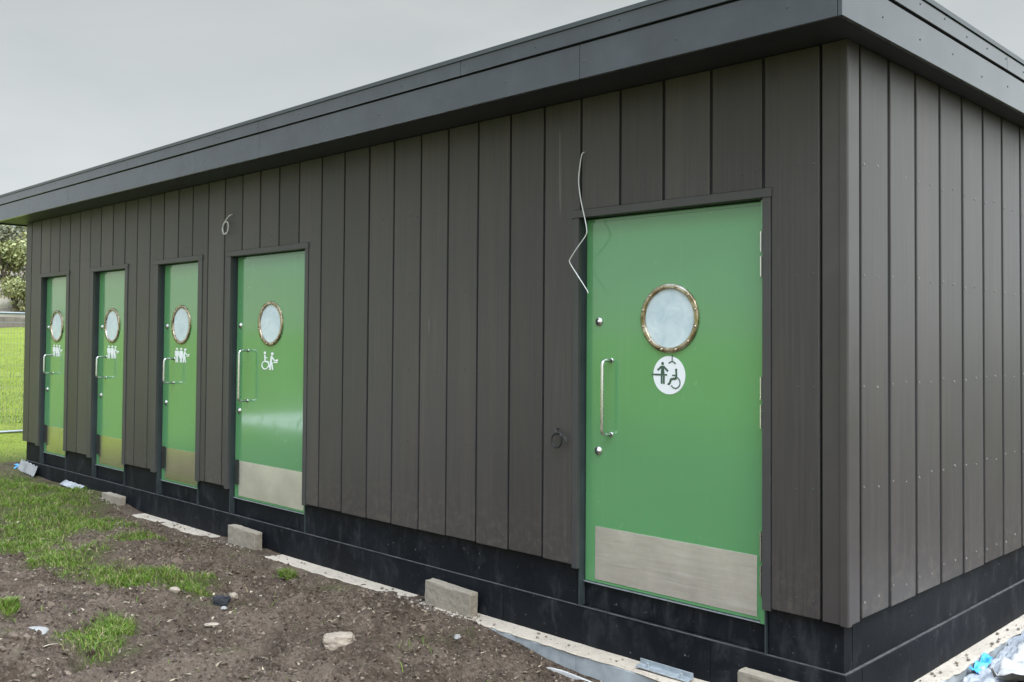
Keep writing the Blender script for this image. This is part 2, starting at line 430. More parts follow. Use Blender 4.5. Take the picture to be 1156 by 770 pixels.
# foundation strip with ragged edge and the insulation boards below it
m = MB()
N = 420
fx = np.linspace(XL - .1, XR + .16, N)
ey = [-.118 + .020 * noise.noise((x * 3.1, 0, 0)) + .012 * noise.noise((x * 14, 3, 0)) for x in fx]
vs = []; fs = []
for i, x in enumerate(fx):
    z0 = -.462 + .004 * noise.noise((x * 9, 1, 1))
    vs += [(x, .10, -.462), (x, -.02, z0), (x, ey[i] + .010, z0 - .001), (x, ey[i], z0 - .012), (x, ey[i] + .012, -.484)]
for i in range(N - 1):
    for k in range(4): fs.append((i * 5 + k, i * 5 + k + 1, i * 5 + 5 + k + 1, i * 5 + 5 + k))
m.add(vs, fs)
vs = []; fs = []
fy = np.linspace(-.10, YB, 200)
for i, y in enumerate(fy):
    e = XR + .075 + .018 * noise.noise((y * 3.7, 8, 0)) + .012 * noise.noise((y * 13, 3, 5)); z0 = -.4635 + .006 * noise.noise((y * 12, 1, 4))
    vs += [(.0, y, -.4635), (XR + .0, y, z0), (e - .01, y, z0), (e, y, z0 - .012), (e - .012, y, -.484)]
for i in range(199):
    for k in range(4): fs.append((i * 5 + k, i * 5 + k + 1, i * 5 + 5 + k + 1, i * 5 + 5 + k))
m.add(vs, fs)
m.build('foundation', [M['strip']], block)
m = MB()
for a, b in zip([XL, -7.9, -6.7, -5.5, -4.3, -3.1, -1.9, -1.43, -.7], [-7.9, -6.7, -5.5, -4.3, -3.1, -1.9, -1.43, -.7, XR + .09]):
    m.box(a + .001, b - .001, -.112 + random.uniform(-.003, .003), -.03, -1.0, -.478)
for a, b in zip([-.028, .9, 1.9, 3.1], [.9, 1.9, 3.1, YB]):
    m.box(XR, XR + .072 + random.uniform(-.003, .003), a + .001, b - .001, -1.0, -.478)
m.build('foundation_insulation', [M['insul']], block, bevel=.003)

# roof
YF, XE, XW = -.382, .290, -10.97
m = MB(); m.box(XW + .02, XE - .02, YF + .02, YB + .3, 2.7918, 3.0448)
m.build('roof_deck', [M['dark']], block)
m = MB(); m.box(XW + .022, XE - .022, YF + .022, YB + .28, 2.7743, 2.7908)
m.box(XW + .03, XE - .036, YF + .021, YF + .035, 2.7638, 2.7738); m.box(XE - .035, XE - .021, YF + .036, YB + .2, 2.7638, 2.7738)
m.build('soffit', [M['soffit']], block, bevel=.002)
def fascia(z0, z1, proud, jx, jy, name):
    m = MB()
    for a, b in zip(jx, jx[1:]): m.box(a + .0015, b - .0015, YF - proud, YF + .02, z0, z1)
    for a, b in zip(jy, jy[1:]): m.box(XE - .0005 - .02, XE + proud, a + .0015, b - .0015, z0, z1)
    m.box(XW - proud, XW + .02, YF + .021, YB + .3, z0, z1)
    m.box(XW - proud, XE + proud, YB + .3015, YB + .32, z0, z1)
    return m.build(name, [M['fascia']], block, bevel=.002)
fascia(2.7558, 2.9448, 0, [XW, -8.4, -5.55, -4.50, -1.2, XE - .0215], [YF, 4.3, YB + .3], 'lower_fascia')
fascia(2.9548, 3.0618, .010, [XW - .01, -8.0, -4.50, -2.15, XE - .0215], [YF - .01, 1.76, 4.0, YB + .3], 'upper_fascia')
m = MB()
m.box(XW - .016, XE + .016, YF - .016, YB + .33, 3.0628, 3.0718)
m.box(XW - .016, XE + .016, YF - .0185, YF - .0162, 3.0448, 3.0718); m.box(XE + .0162, XE + .0185, YF - .0162, YB + .33, 3.0448, 3.0718)
m.build('roof_flashing', [M['flash']], block, bevel=.0012)
m = MB()
def fscrew_f(x, z, pr): m.cyl((x, YF - pr + .001, z), (x, YF - pr - .003, z), .0068, .005, 8)
def fscrew_r(y, z, pr): m.cyl((XE + pr - .001, y, z), (XE + pr + .003, y, z), .0068, .005, 8)
for i in range(19): fscrew_f(XW + .2 + i * .6, 2.8498 + random.uniform(-.012, .012), 0)
for i in range(19): fscrew_f(XW + .45 + i * .6, 3.0098 + random.uniform(-.012, .012), .01)
for i in range(12): fscrew_r(-.40 + i * .44, 2.8498 + random.uniform(-.02, .02), 0)
for i in range(16): fscrew_r(-.50 + i * .32, 3.0098 + random.uniform(-.012, .012), .01)
tag(m.build('fascia_screws', [M['flash']], block), kind='stuff')

# ---- pictograms, in a unit square (u right, v up), as lists of polygons
def disc(u, v, r, n=18): return [(u + r * math.cos(2 * math.pi * i / n), v + r * math.sin(2 * math.pi * i / n)) for i in range(n)]
def bar(u0, v0, u1, v1, w):
    dx, dy = u1 - u0, v1 - v0; L = math.hypot(dx, dy); nx, ny = -dy / L * w / 2, dx / L * w / 2
    return [(u0 + nx, v0 + ny), (u1 + nx, v1 + ny), (u1 - nx, v1 - ny), (u0 - nx, v0 - ny)]
def arc(u, v, r, w, a0, a1, n=18):
    A = [math.radians(a0 + (a1 - a0) * i / n) for i in range(n + 1)]
    return [[(u + (r + w / 2) * math.cos(a), v + (r + w / 2) * math.sin(a)), (u + (r + w / 2) * math.cos(b), v + (r + w / 2) * math.sin(b)),
             (u + (r - w / 2) * math.cos(b), v + (r - w / 2) * math.sin(b)), (u + (r - w / 2) * math.cos(a), v + (r - w / 2) * math.sin(a))] for a, b in zip(A, A[1:])]
def man(u, s=1.0):
    k = lambda a: u + a * s
    return [disc(u, .90, .085 * s ** .5), [(k(-.13), .78), (k(.13), .78), (k(.13), .42), (k(-.13), .42)], bar(k(-.17), .77, k(-.17), .44, .05 * s), bar(k(.17), .77, k(.17), .44, .05 * s),
            bar(k(-.07), .43, k(-.07), .02, .10 * s), bar(k(.07), .43, k(.07), .02, .10 * s)]
def woman(u, s=1.0):
    k = lambda a: u + a * s
    return [disc(u, .90, .085 * s ** .5), [(k(-.08), .79), (k(.08), .79), (k(.19), .30), (k(-.19), .30)], bar(k(-.12), .76, k(-.21), .45, .05 * s), bar(k(.12), .76, k(.21), .45, .05 * s),
            bar(k(-.06), .31, k(-.06), .02, .08 * s), bar(k(.06), .31, k(.06), .02, .08 * s)]
def carer(u, s=1.0):
    """a figure bending over a changing shelf"""
    k = lambda a: u + a * s
    return [disc(k(.02), .86, .08), bar(k(-.10), .40, k(-.02), .76, .15 * s), bar(k(-.10), .44, k(-.16), .02, .12 * s), bar(k(-.02), .70, k(.24), .50, .07 * s),
            bar(k(.12), .42, k(.44), .42, .06 * s), disc(k(.40), .53, .06), bar(k(.20), .50, k(.36), .50, .07 * s), bar(k(-.02), .42, k(.06), .03, .09 * s)]
def chair(u, s=1.0, flip=1):
    k = lambda a: u + a * s * flip
    out = [disc(k(-.08), .90, .075), bar(k(-.08), .80, k(-.06), .46, .09 * s), bar(k(-.06), .66, k(.10), .64, .055 * s), bar(k(-.06), .46, k(.16), .44, .09 * s), bar(k(.16), .46, k(.24), .16, .08 * s), bar(k(.22), .16, k(.32), .19, .06 * s)]
    return out + (arc(k(-.06), .26, .22 * s, .06 * s, 95, 345) if flip > 0 else arc(k(-.06), .26, .22 * s, .06 * s, 85, -165))
def sign(polys, cx, cz, w, h, y0, y1, m, name, parent, label=None):
    b = MB()
    for i, p in enumerate(polys): b.prism([(cx + (u - .5) * w, cz + (v - .5) * h) for u, v in p], 'y', y0 - .00003 * i, y1)
    return b.build(name, [m], parent, label=label)

# ---- doors
LY = .062
def make_door(d, info):
    t0, x0, x1, t1 = d
    # surround: metal trim round the opening with its inner return
    fr = MB(); wl, wr = x0 - t0, t1 - x1
    fr.box(t0, x0, -.006, .021, -.02, HEAD - .045); fr.box(x1, t1, -.006, .021, -.012, HEAD - .045)
    fr.box(t0 - .012, t1 + .006, -.010, .021, HEAD - .0445, HEAD)
    fr.build('door_surround', [M['trim']], block, bevel=.0015)
    rv = MB()
    rv.box(x0 - .008, x0, .0212, .12, -.24, HEAD - .046); rv.box(x1, x1 + .008, .0212, .12, -.24, HEAD - .046); rv.box(x0 - .008, x1 + .008, .0212, .12, HEAD - .0455, HEAD - .037)
    rv.build('door_reveal', [M['reveal']], block)
    ff = MB()
    ff.box(x0 + .001, x0 + .03, LY + .012, .0715, -.0962, 2.052); ff.box(x1 - .03, x1 - .001, LY - .03, .0715, -.0962, 2.052); ff.box(x0 + .0305, x1 - .0305, LY + .012, .0715, 2.022, 2.052)
    ff.build('door_frame', [M['green']], block, bevel=.001)
    lf = MB(); lf.box(x0 + .012, x1 - .031, LY, LY + .045, -.092, 2.032)
    sl = MB(); sl.box(x0 + .002, x1 - .002, LY - .006, .07, -.102, -.0966); sl.build('door_sill', [M['galv']], block)
    door = lf.build('door', [M['green']], block, bevel=.0025, label=info['label'])
    k = MB(); k.box(x0 + .085, x1 - .065, LY - .0022, LY - .0002, -.074, .236)
    k.build('kick_plate', [M['kick'] if x1 - x0 > 1 else M['kickpol']], door, bevel=.0006)
    if t0 < -2:   # short black strip beside the plate on the four left doors
        eb = MB(); eb.box(x0 + .052, x0 + .080, LY - .022, LY - .0002, .025, .245); eb.build('edge_strip', [M['blackcable']], door, bevel=.003)
    pc = (info['px'], LY, 1.455)
    g = MB(); g.lathe(pc, [(.1925, .001), (.1925, -.008), (.1885, -.014), (.1685, -.014), (.1640, -.011), (.1630, .002)], 64)
    ring = g.build('porthole_ring', [M['ring']], door, smooth=True)
    s0 = None
    for i in range(12):
        a = 2 * math.pi * (i + .5) / 12; loc = (pc[0] + .179 * math.cos(a), LY - .0136, pc[2] + .179 * math.sin(a))
        if s0 is None:
            sc = MB(); sc.lathe((0, 0, 0), [(.0095, .0), (.0085, -.004), (.004, -.0055), (.0001, -.0058)], 10)
            s0 = sc.build('ring_screw', [M['ring']], door, smooth=True); s1 = s0
        else: s1 = s0.copy(); COL.objects.link(s1); s1.parent = door
        s1.location = loc
    gl = MB(); gl.prism(disc(pc[0], pc[2], .1632, 56), 'y', LY - .0012, LY - .0004); gl.build('porthole_glass', [M['glass']], door)
    # pull handle: a bent bar on two stand-offs
    hx, hz0, hz1, off, mx = info['handle']; r = .0105
    yb = LY - off; path = [(mx, LY - .001, hz1)]
    bend = .028
    path += [(hx + (mx - hx) * .15, yb + bend, hz1)]
    for i in range(1, 6):
        a = math.pi / 2 * i / 6; path.append((hx, yb + bend * (1 - math.sin(a)), hz1 - bend * (1 - math.cos(a))))
    path += [(hx, yb, hz1 - bend), (hx, yb, (hz0 + hz1) / 2), (hx, yb, hz0 + bend)]
    for i in range(1, 6):
        a = math.pi / 2 * i / 6; path.append((hx, yb + bend * (1 - math.cos(a)), hz0 + bend * (1 - math.sin(a))))
    path += [(hx + (mx - hx) * .15, yb + bend, hz0), (mx, LY - .001, hz0)]
    hb = MB(); hb.tube(path, r, 12)
    for z in (hz0, hz1): hb.lathe((mx, LY - .0003, z), [(.0145, 0), (.0145, -.004), (.011, -.006)], 20)
    hb.build('handle', [M['steel']], door, smooth=True)
    for z in (1.44, .68):
        lk = MB(); lk.lathe((info['lx'], LY - .0003, z), [(.0255, 0), (.0255, -.005), (.022, -.009), (.012, -.010), (.012, -.013), (.0001, -.0135)], 24)
        lk.build('lock', [M['steel']], door, smooth=True)
    for z0, z1 in ((1.66, 1.89), (.89, 1.15), (.05, .37)):
        h = MB(); h.cyl((x1 - .022, LY - .040, z0), (x1 - .022, LY - .040, (z0 + z1) / 2 - .012), .0058, n=10); h.cyl((x1 - .022, LY - .040, (z0 + z1) / 2 + .012), (x1 - .022, LY - .040, z1), .0058, n=10)
        h.build('hinge', [M['steel']], door, smooth=False)
    info['sign'](door)
    return door
ys = LY - .0004
def sign_family(cx, cz):
    def f(door): sign(man(.17, .72) + woman(.47, .72) + carer(.74, .62), cx, cz, .295, .150, LY - .0022, ys, M['white'], 'toilet_symbol', door)
    return f
def sign_access(door):
    sign(chair(.26, .92) + carer(.66, .80), -5.02, 1.135, .245, .165, LY - .0022, ys, M['white'], 'toilet_symbol', door)
def sign_changing(door):
    cx, cz, r = -.914, 1.140, .106
    b = MB(); b.prism(disc(cx, cz, r, 56), 'y', LY - .0022, ys); dsk = b.build('symbol_disc', [M['white']], door)
    s = 2 * r; y0, y1 = LY - .0036, LY - .0024
    P = [disc(.30, .80, .042), [(.26, .74), (.34, .74), (.36, .50), (.24, .50)], bar(.28, .73, .14, .62, .055), bar(.32, .73, .47, .60, .055),
         bar(-.05, .505, .44, .505, .045), bar(.27, .48, .27, .27, .055), bar(.34, .48, .34, .27, .055)]
    C = [disc(.725, .645, .034), bar(.725, .62, .735, .44, .05), bar(.72, .50, .60, .50, .035), bar(.735, .42, .57, .40, .06), bar(.57, .41, .52, .28, .06), bar(.53, .27, .46, .27, .05)] + arc(.70, .31, .145, .030, -150, 95)
    H = [bar(.60, 1.02, .60, .86, .026), bar(.60, .87, .49, .81, .030), bar(.60, .87, .71, .81, .030)]
    sign(P + C + H, cx, cz, s, s, y0, y1, M['picto'], 'changing_place_symbol', door)
make_door(DOORS[0], dict(px=-9.815, lx=-10.09, handle=(-9.925, .882, 1.105, .105, -9.925), sign=sign_family(-9.80, 1.160), label='narrow green door with white people symbols, farthest along the wall at the left end'))
make_door(DOORS[1], dict(px=-8.225, lx=-8.495, handle=(-8.372, .882, 1.11, .105, -8.372), sign=sign_family(-8.21, 1.166), label='narrow green door with white people symbols, between two other narrow doors'))
make_door(DOORS[2], dict(px=-6.625, lx=-6.925, handle=(-6.768, .882, 1.12, .105, -6.768), sign=sign_family(-6.615, 1.157), label='narrow green door with white people symbols, next to the wheelchair symbol door'))
make_door(DOORS[3], dict(px=-5.008, lx=-5.508, handle=(-5.372, .775, 1.218, .09, -5.372), sign=sign_access, label='wide green door with small white wheelchair and baby changing symbols'))
make_door(DOORS[4], dict(px=-.912, lx=-1.41, handle=(-1.332, .782, 1.213, .068, -1.318), sign=sign_changing, label='wide green door with round white symbol disc, nearest the corner'))

# ------------------------------------------------------------------ ground
EX = [-14, -10.7, -7.7, -7.25, -6.0, -5.6, -5.2, -4.9, -4.6, -3.2, -2.9, -2.5, -2.2, -1.5, -1.1, -.4, .4, 3]
EZ = [-.50, -.40, -.415, -.468, -.474, -.455, -.455, -.458, -.474, -.476, -.472, -.464, -.478, -.565, -.59, -.61, -.61, -.55]
def base_z(x, y):
    e = float(np.interp(x, EX, EZ)); d = max(0.0, -y - .12); t = min(1.0, d / 1.4); t = t * t * (3 - 2 * t)
    z = e + (-.46 - e) * t
    if x > .2 and y > -.1:
        t = min(1.0, max(0.0, (x - .25) / .9)); z = z + (-.47 - z) * t * t * (3 - 2 * t)
    if x < -16:
        z += .052 * (-x - 16) if x > -62 else .052 * 46
        if x < -63.5: z += min(4.2, (-x - 63.5) * .42)
        if x < -75: z += min(2.0, (-x - 75) * .2)
    return z
PATCH = [(-8.3, -.80, .75, .30, -1.25, .42), (-7.03, -.68, .296, .298, -.40, .16), (-6.61, -1.34, .244, .246, -.528, .18), (-5.84, -1.30, .203, .205, -.256, .097),
         (-5.54, -1.51, .145, .146, -.185, .068), (-4.98, -1.40, .209, .21, -.229, .094), (-4.66, -1.28, .182, .183, -.2, .09), (-4.35, -1.05, .158, .159, -.209, .105),
         (-3.43, -2.09, .123, .123, -.235, .094), (-3.59, -1.89, .083, .083, -.138, .059), (-4.45, -2.20, .04, .041, -.099, .032), (-5.98, -.68, .163, .164, -.163, .073),
         (-4.03, -1.11, .065, .065, -.056, .029), (-4.09, -.33, .038, .038, -.06, .035), (-8.6, -.25, .273, .275, -.40, .15), (-9.9, -.55, .8, .3, -1.0, .35)]
def turf(x, y):
    if x < -13.2: f = 1.0
    elif x < -10.9 and y > -5.6: f = max(0.0, min(1.0, (-x - 11.5) / .9))
    else: f = 0.0
    for cx, cy, ax, ay, bx, by in PATCH:
        det = ax * by - ay * bx; dx, dy = x - cx, y - cy
        u = (dx * by - dy * bx) / det; v = (ax * dy - ay * dx) / det
        f = max(f, 1.25 - .62 * math.sqrt(u * u + v * v) if u * u + v * v < 6 else 0.0)
    if -40 < x < 8 and -14 < y < 8 and f < 1.0:
        f += .55 * noise.noise((x * 2.1, y * 2.1, 5)) + .35 * noise.noise((x * 7.3, y * 7.3, 9)) - .12
        if y < -9.6 or x > 4: f = max(f, .35 + .5 * noise.noise((x * .7, y * .7, 2)))
    elif y < -14 or x > 8 or y > 8: f = 1.0
    return max(0.0, min(1.0, f))
MOUND = [(-4.9, -1.95, .30, .07), (-2.6, -.62, .22, .05), (-5.9, -.95, .22, .05), (-3.2, -.72, .2, .04), (-2.0, -1.15, .35, .04), (-3.97, -1.62, .34, .085), (-3.58, -2.45, .24, .13), (-3.3, -2.62, .2, .08), (-4.5, -1.12, .22, .04), (-8.35, -.16, .30, .07), (-11.2, .05, .5, .10), (-5.3, -.95, .35, .05), (-2.9, -1.7, .5, .03), (-3.1, -.45, .4, .035), (-6.2, -.55, .3, .05)]
def gz(x, y, t=None):
    z = base_z(x, y)
    if -13 < x < 4 and -6 < y < 7:
        for cx, cy, r, h in MOUND: z += h * math.exp(-((x - cx) ** 2 + (y - cy) ** 2) / (r * r))
        fade = min(1.0, max(.12, (-y - .06) / .35)) if (x < XR + .1) else min(1.0, max(.15, (x - XR - .12) / .3))
        if y < -4 or x > 1.5 or x < -11: fade *= .8
        s = .030 * noise.noise((x * 1.7, y * 1.7, 0)) + .056 * noise.noise((x * 4.3, y * 4.3, 3)) + .042 * noise.noise((x * 10.5, y * 10.5, 6))
        s += .050 * max(0.0, noise.noise((x * 2.6, y * 2.6, 12))) * (abs(noise.noise((x * 6.5, y * 6.5, 2))) + .3) * 1.6
        s += .034 * abs(noise.noise((x * 17, y * 17, 1))) + .012 * noise.noise((x * 37, y * 37, 4))
        z += s * fade
    elif x > -62: z += .03 * noise.noise((x * .4, y * .4, 0))
    else: z += .25 * noise.noise((x * .25, y * .25, 0))
    return z
def axis(dense, step, lo, hi, g=1.22):
    a = list(np.arange(dense[0], dense[1] + 1e-6, step)); s = step
    l = [a[0]]; 
    while l[-1] > lo: s *= g; l.append(l[-1] - s)
    s = step; h = [a[-1]]
    while h[-1] < hi: s *= g; h.append(h[-1] + s)
    return np.array(l[:0:-1] + a + h[1:])
ax = axis((-6.0, .6), .017, -11, 1.2, 1.05)
ax = np.concatenate([axis((-70, ax[0]), .8, -900, -60, 1.35)[:-1], ax])
ax = ax[ax < 3]; s = .06
while ax[-1] < 900: ax = np.append(ax, ax[-1] + s); s *= 1.3
ax = np.unique(np.round(ax, 4))
ay = axis((-2.75, .12), .016, -900, 900, 1.10)
NX, NY = len(ax), len(ay)
gv = np.empty((NX * NY, 3), 'f'); gt = np.empty(NX * NY, 'f'); gb = np.zeros(NX * NY, 'f'); gw = np.zeros(NX * NY, 'f')
i = 0
for x in ax:
    for y in ay:
        x_, y_ = float(x), float(y)
        inside = XL + .3 < x_ < XR - .2 and .08 < y_ < YB - .2
        gv[i] = (x_, y_, -.8 if inside else gz(x_, y_)); gt[i] = turf(x_, y_)
        gw[i] = min(1, max(0, (x_ + 14.5) / 3)) * min(1, max(0, (y_ + 9) / 3))
        if x_ < -62.5: gb[i] = min(1, (-x_ - 62.5) / 1.5)
        i += 1
ii, jj = np.meshgrid(np.arange(NX - 1), np.arange(NY - 1), indexing='ij'); a0 = (ii * NY + jj).ravel()
ground = raw_mesh('ground', gv, np.stack([a0, a0 + NY, a0 + NY + 1, a0 + 1], 1), None, M['ground'])
for nm, arr in (('turf', gt), ('bank', gb), ('worn', gw)):
    at = ground.data.attributes.new(nm, 'FLOAT', 'POINT'); at.data.foreach_set('value', arr)
ground.data.polygons.foreach_set('use_smooth', [True] * len(ground.data.polygons))
tag(ground, kind='structure')
m = MB(); m.prism([(-20.0, -5.9), (-10.2, -5.7), (-9.6, -9.5), (-20.6, -9.4)], 'z', -.56, -.405)
tag(m.build('path', [M['paving']], bevel=.01), kind='structure')

# ------------------------------------------------------------------ grass, crumbs and pebbles
def grass_mesh(pts, hmin, hmax, w):
    n = len(pts); P = np.array(pts, 'f')
    a = rng.uniform(0, 2 * np.pi, n); h = rng.uniform(hmin, hmax, n) * rng.uniform(.6, 1.1, n); lean = rng.uniform(.2, 1.5, n) * h
    d = np.stack([np.cos(a), np.sin(a), np.zeros(n)], 1); b2 = rng.uniform(0, 2 * np.pi, n); sd = np.stack([np.cos(b2), np.sin(b2), np.zeros(n)], 1) * (w * rng.uniform(.7, 1.3, n))[:, None]
    up = np.array([0, 0, 1.0])
    mid = P + d * (lean * .35)[:, None] + up * (h * .6)[:, None]; tip = P + d * lean[:, None] + up * (h * .95)[:, None]
    P0 = P - up * .01
    V = np.stack([P0 - sd, P0 + sd, mid + sd * .75, mid - sd * .75, tip], 1).reshape(-1, 3)
    k = np.arange(n) * 5
    return V, np.stack([k, k + 1, k + 2, k + 3], 1), np.stack([k + 3, k + 2, k + 4], 1)
pts = []; tries = 0
while len(pts) < 62000 and tries < 900000:
    tries += 1
    if random.random() < .80:
        cx, cy, axx, ayy, bx, by = random.choice(PATCH) if random.random() < .55 else PATCH[random.choice((0, 0, 1, 2, 15))]
        r = math.sqrt(random.random()) * 1.25; th = random.uniform(0, 2 * math.pi)
        x = cx + r * (math.cos(th) * axx + math.sin(th) * bx); y = cy + r * (math.cos(th) * ayy + math.sin(th) * by)
    elif random.random() < .6: x = -11.3 - 13 * random.random() ** 1.4; y = random.uniform(-1.5, 6.5)
    else: x = random.uniform(-8.5, 1.5); y = random.uniform(-3.4, -.15)
    if XL - .06 < x < XR + .3 and y > -.14: continue
    f = turf(x, y)
    f -= .30 + 1.05 * max(0, noise.noise((x * 3.3, y * 3.3, 7)) + .15) if x > -11 else .25
    if random.random() > max(.0, f) ** 1.3 * 1.25 + (max(.012, .10 + .16 * f) if f < 0 else .10): continue
    pts.append((x, y, gz(x, y)))
V, Q, T = grass_mesh(pts, .010, .060, .0021)
far = []
while len(far) < 16000:
    x = -18 - 26 * random.random() ** 1.5; y = -4.37 + (2.17 - x) * random.uniform(.2, .48)
    far.append((x, y, gz(x, y)))
V2, Q2, T2 = grass_mesh(far, .03, .07, .006)
o = raw_mesh('grass', np.concatenate([V, V2]), np.concatenate([Q, Q2 + len(V)]), np.concatenate([T, T2 + len(V)]), M['blade']); tag(o, 'tufts and blades of green grass growing through the bare soil', 'grass', kind='stuff')

ICO = bmesh.new(); bmesh.ops.create_icosphere(ICO, subdivisions=1, radius=1)
IV = np.array([v.co[:] for v in ICO.verts], 'f'); IF = np.array([[v.index for v in f.verts] for f in ICO.faces]); ICO.free()
def lumps(n, rmin, rmax, power, region, sink=.35):
    vs = []; fs = []; c = 0; k = 0
    while k < n:
        x, y = region()
        if XL - .06 < x < XR + .24 and y > -.13: continue
        if turf(x, y) > .75 and random.random() < .9: continue
        r = rmin + (rmax - rmin) * random.random() ** power
        rot = np.array(Matrix.Rotation(random.uniform(0, 6.28), 3, Vector((random.random(), random.random(), 1)).normalized()))
        v = IV * (1 + rng.uniform(-.42, .42, (len(IV), 1))) * np.array([1, random.uniform(.6, 1), random.uniform(.4, .75)]) * r
        v = v @ rot.T + np.array([x, y, gz(x, y) + r * (.5 - sink)])
        vs.append(v); fs.append(IF + c); c += len(IV); k += 1
    return np.concatenate(vs), np.concatenate(fs)
near = lambda: (random.uniform(-7.5, 1.4), -.13 - 3.2 * random.random() ** 1.1)
V, F = lumps(17000, .0025, .019, 3.2, near); tag(raw_mesh('soil_crumbs', V, None, F, M['clod']), 'loose brown crumbs and clods of dug soil', 'soil', kind='stuff')
heap = lambda: random.choice(((random.gauss(-3.45, .22), random.gauss(-2.48, .13)), (random.gauss(-3.95, .25), random.gauss(-1.62, .2)), (random.gauss(-5.3, .5), random.gauss(-.6, .2)), (random.gauss(-3.1, .5), random.gauss(-.5, .2)), (random.gauss(-8.4, .25), random.gauss(-.2, .06))))
V, F = lumps(230, .014, .050, 2.2, heap, .85); tag(raw_mesh('soil_clods', V, None, F, M['clod']), 'fist sized clods of dug earth heaped on the soil mounds', 'soil', kind='stuff')
V, F = lumps(1100, .002, .013, 3.0, near); tag(raw_mesh('pebbles', V, None, F, M['pebble']), 'small pale pebbles scattered over the bare soil', 'gravel', kind='stuff')
# dead straw and roots
pts = []
while len(pts) < 5200:
    x, y = near()
    if XL - .06 < x < XR + .24 and y > -.13: continue
    pts.append((x, y, gz(x, y) + .004))
V, Q, T = grass_mesh(pts, .006, .014, .0022)
n = len(pts); V = V.reshape(n, 5, 3); c0 = V[:, :1]; V = c0 + (V - c0) * np.array([4.2, 4.2, .5]); 
tag(raw_mesh('straw', V.reshape(-1, 3), Q, T, M['straw']), 'bits of dead grass and root lying on the bare soil', 'dead grass', kind='stuff')
# crumbs of mortar along the concrete strip
def on_strip():
    return (random.uniform(-7.5, .1), -.1 + random.random() * .09)
vs = []; fs = []; c = 0
for k in range(420):
    if random.random() < .55: x, y = random.gauss(random.choice((-2.6, -2.6, -5.2, -7.85)), .22), random.uniform(-.17, -.09)
    elif random.random() < .3: x, y = random.uniform(XR + .0, XR + .07), random.uniform(.2, 3.4)
    else: x, y = on_strip()
    r = .003 + .011 * random.random() ** 2
    zz = -.46 if (y > -.1 or x > XR - .03) else gz(x, y)
    vs.append(IV * (1 + rng.uniform(-.25, .25, (len(IV), 1))) * r * np.array([1, 1, .7]) + np.array([x, y, zz + r * .4])); fs.append(IF + c); c += len(IV)
tag(raw_mesh('mortar_crumbs', np.concatenate(vs), None, np.concatenate(fs), M['pebble']), 'pale crumbs of mortar lying on the concrete strip', 'rubble', kind='stuff')

# ------------------------------------------------------------------ loose things
def rock(name, x, y, size, m, label, cat, seed, group=None, lift=.0, rz=0.0, cuts=2, boxy=.0):
    bm = bmesh.new(); bmesh.ops.create_icosphere(bm, subdivisions=4, radius=1)
    for v in bm.verts:
        p = v.co.copy()
        if boxy:
            mx = max(abs(p.x), abs(p.y), abs(p.z)); p = p.lerp(p / mx * .85, boxy)
        q = p * 1.4 + Vector((seed * 3.1, seed, 0))
        p *= 1 + .16 * noise.noise(q) + .07 * noise.noise(q * 2.7) + .03 * noise.noise(q * 7)
        v.co = Vector((p.x * size[0], p.y * size[1], p.z * size[2]))
    me = bpy.data.meshes.new(name); bm.to_mesh(me); bm.free(); me.materials.append(m)
    o = bpy.data.objects.new(name, me); COL.objects.link(o)
    o.location = (x, y, gz(x, y) + size[2] * .45 + lift); o.rotation_euler = (random.uniform(-.1, .1), random.uniform(-.1, .1), rz)
    return tag(o, label, cat, group)
GS = 'stones lying on the soil'
rock('stone', -2.37, -1.09, (.098, .062, .052), M['stone'], 'largest buff stone with a pale flat top on bare soil', 'stone', 1, GS, rz=.78, boxy=.7)
rock('broken_brick', -3.60, -1.15, (.062, .036, .034), M['blackbrick'], 'broken black brick lying on the soil beside the grass', 'brick', 2, rz=.7, boxy=.8, lift=.012)
rock('stone', -3.735, -.985, (.035, .028, .022), M['stone'], 'pale buff stone just behind the broken black brick', 'stone', 3, GS, boxy=.4)
rock('stone', -3.50, -1.19, (.026, .020, .014), M['stonegrey'], 'small flat grey stone just in front of the black brick', 'stone', 4, GS)
rock('stone', -4.02, -1.27, (.040, .026, .022), M['stone'], 'reddish pale stone at the front edge of the grass strip', 'stone', 5, GS, rz=.6, boxy=.3)
rock('stone', -2.08, -.43, (.030, .025, .020), M['stonegrey'], 'grey stone on the soil near the pale foundation edge', 'stone', 6, GS)
rock('stone', -3.20, -1.43, (.055, .024, .010), M['stone'], 'thin flat pale stone lying on open soil', 'stone', 7, GS, rz=.7)
rock('stone', -3.77, -2.29, (.10, .07, .025), M['stonegrey'], 'flat brown grey stone beside the soil mound at bottom left', 'stone', 8, GS, rz=.9)
GB = 'concrete blocks set along the plinth'
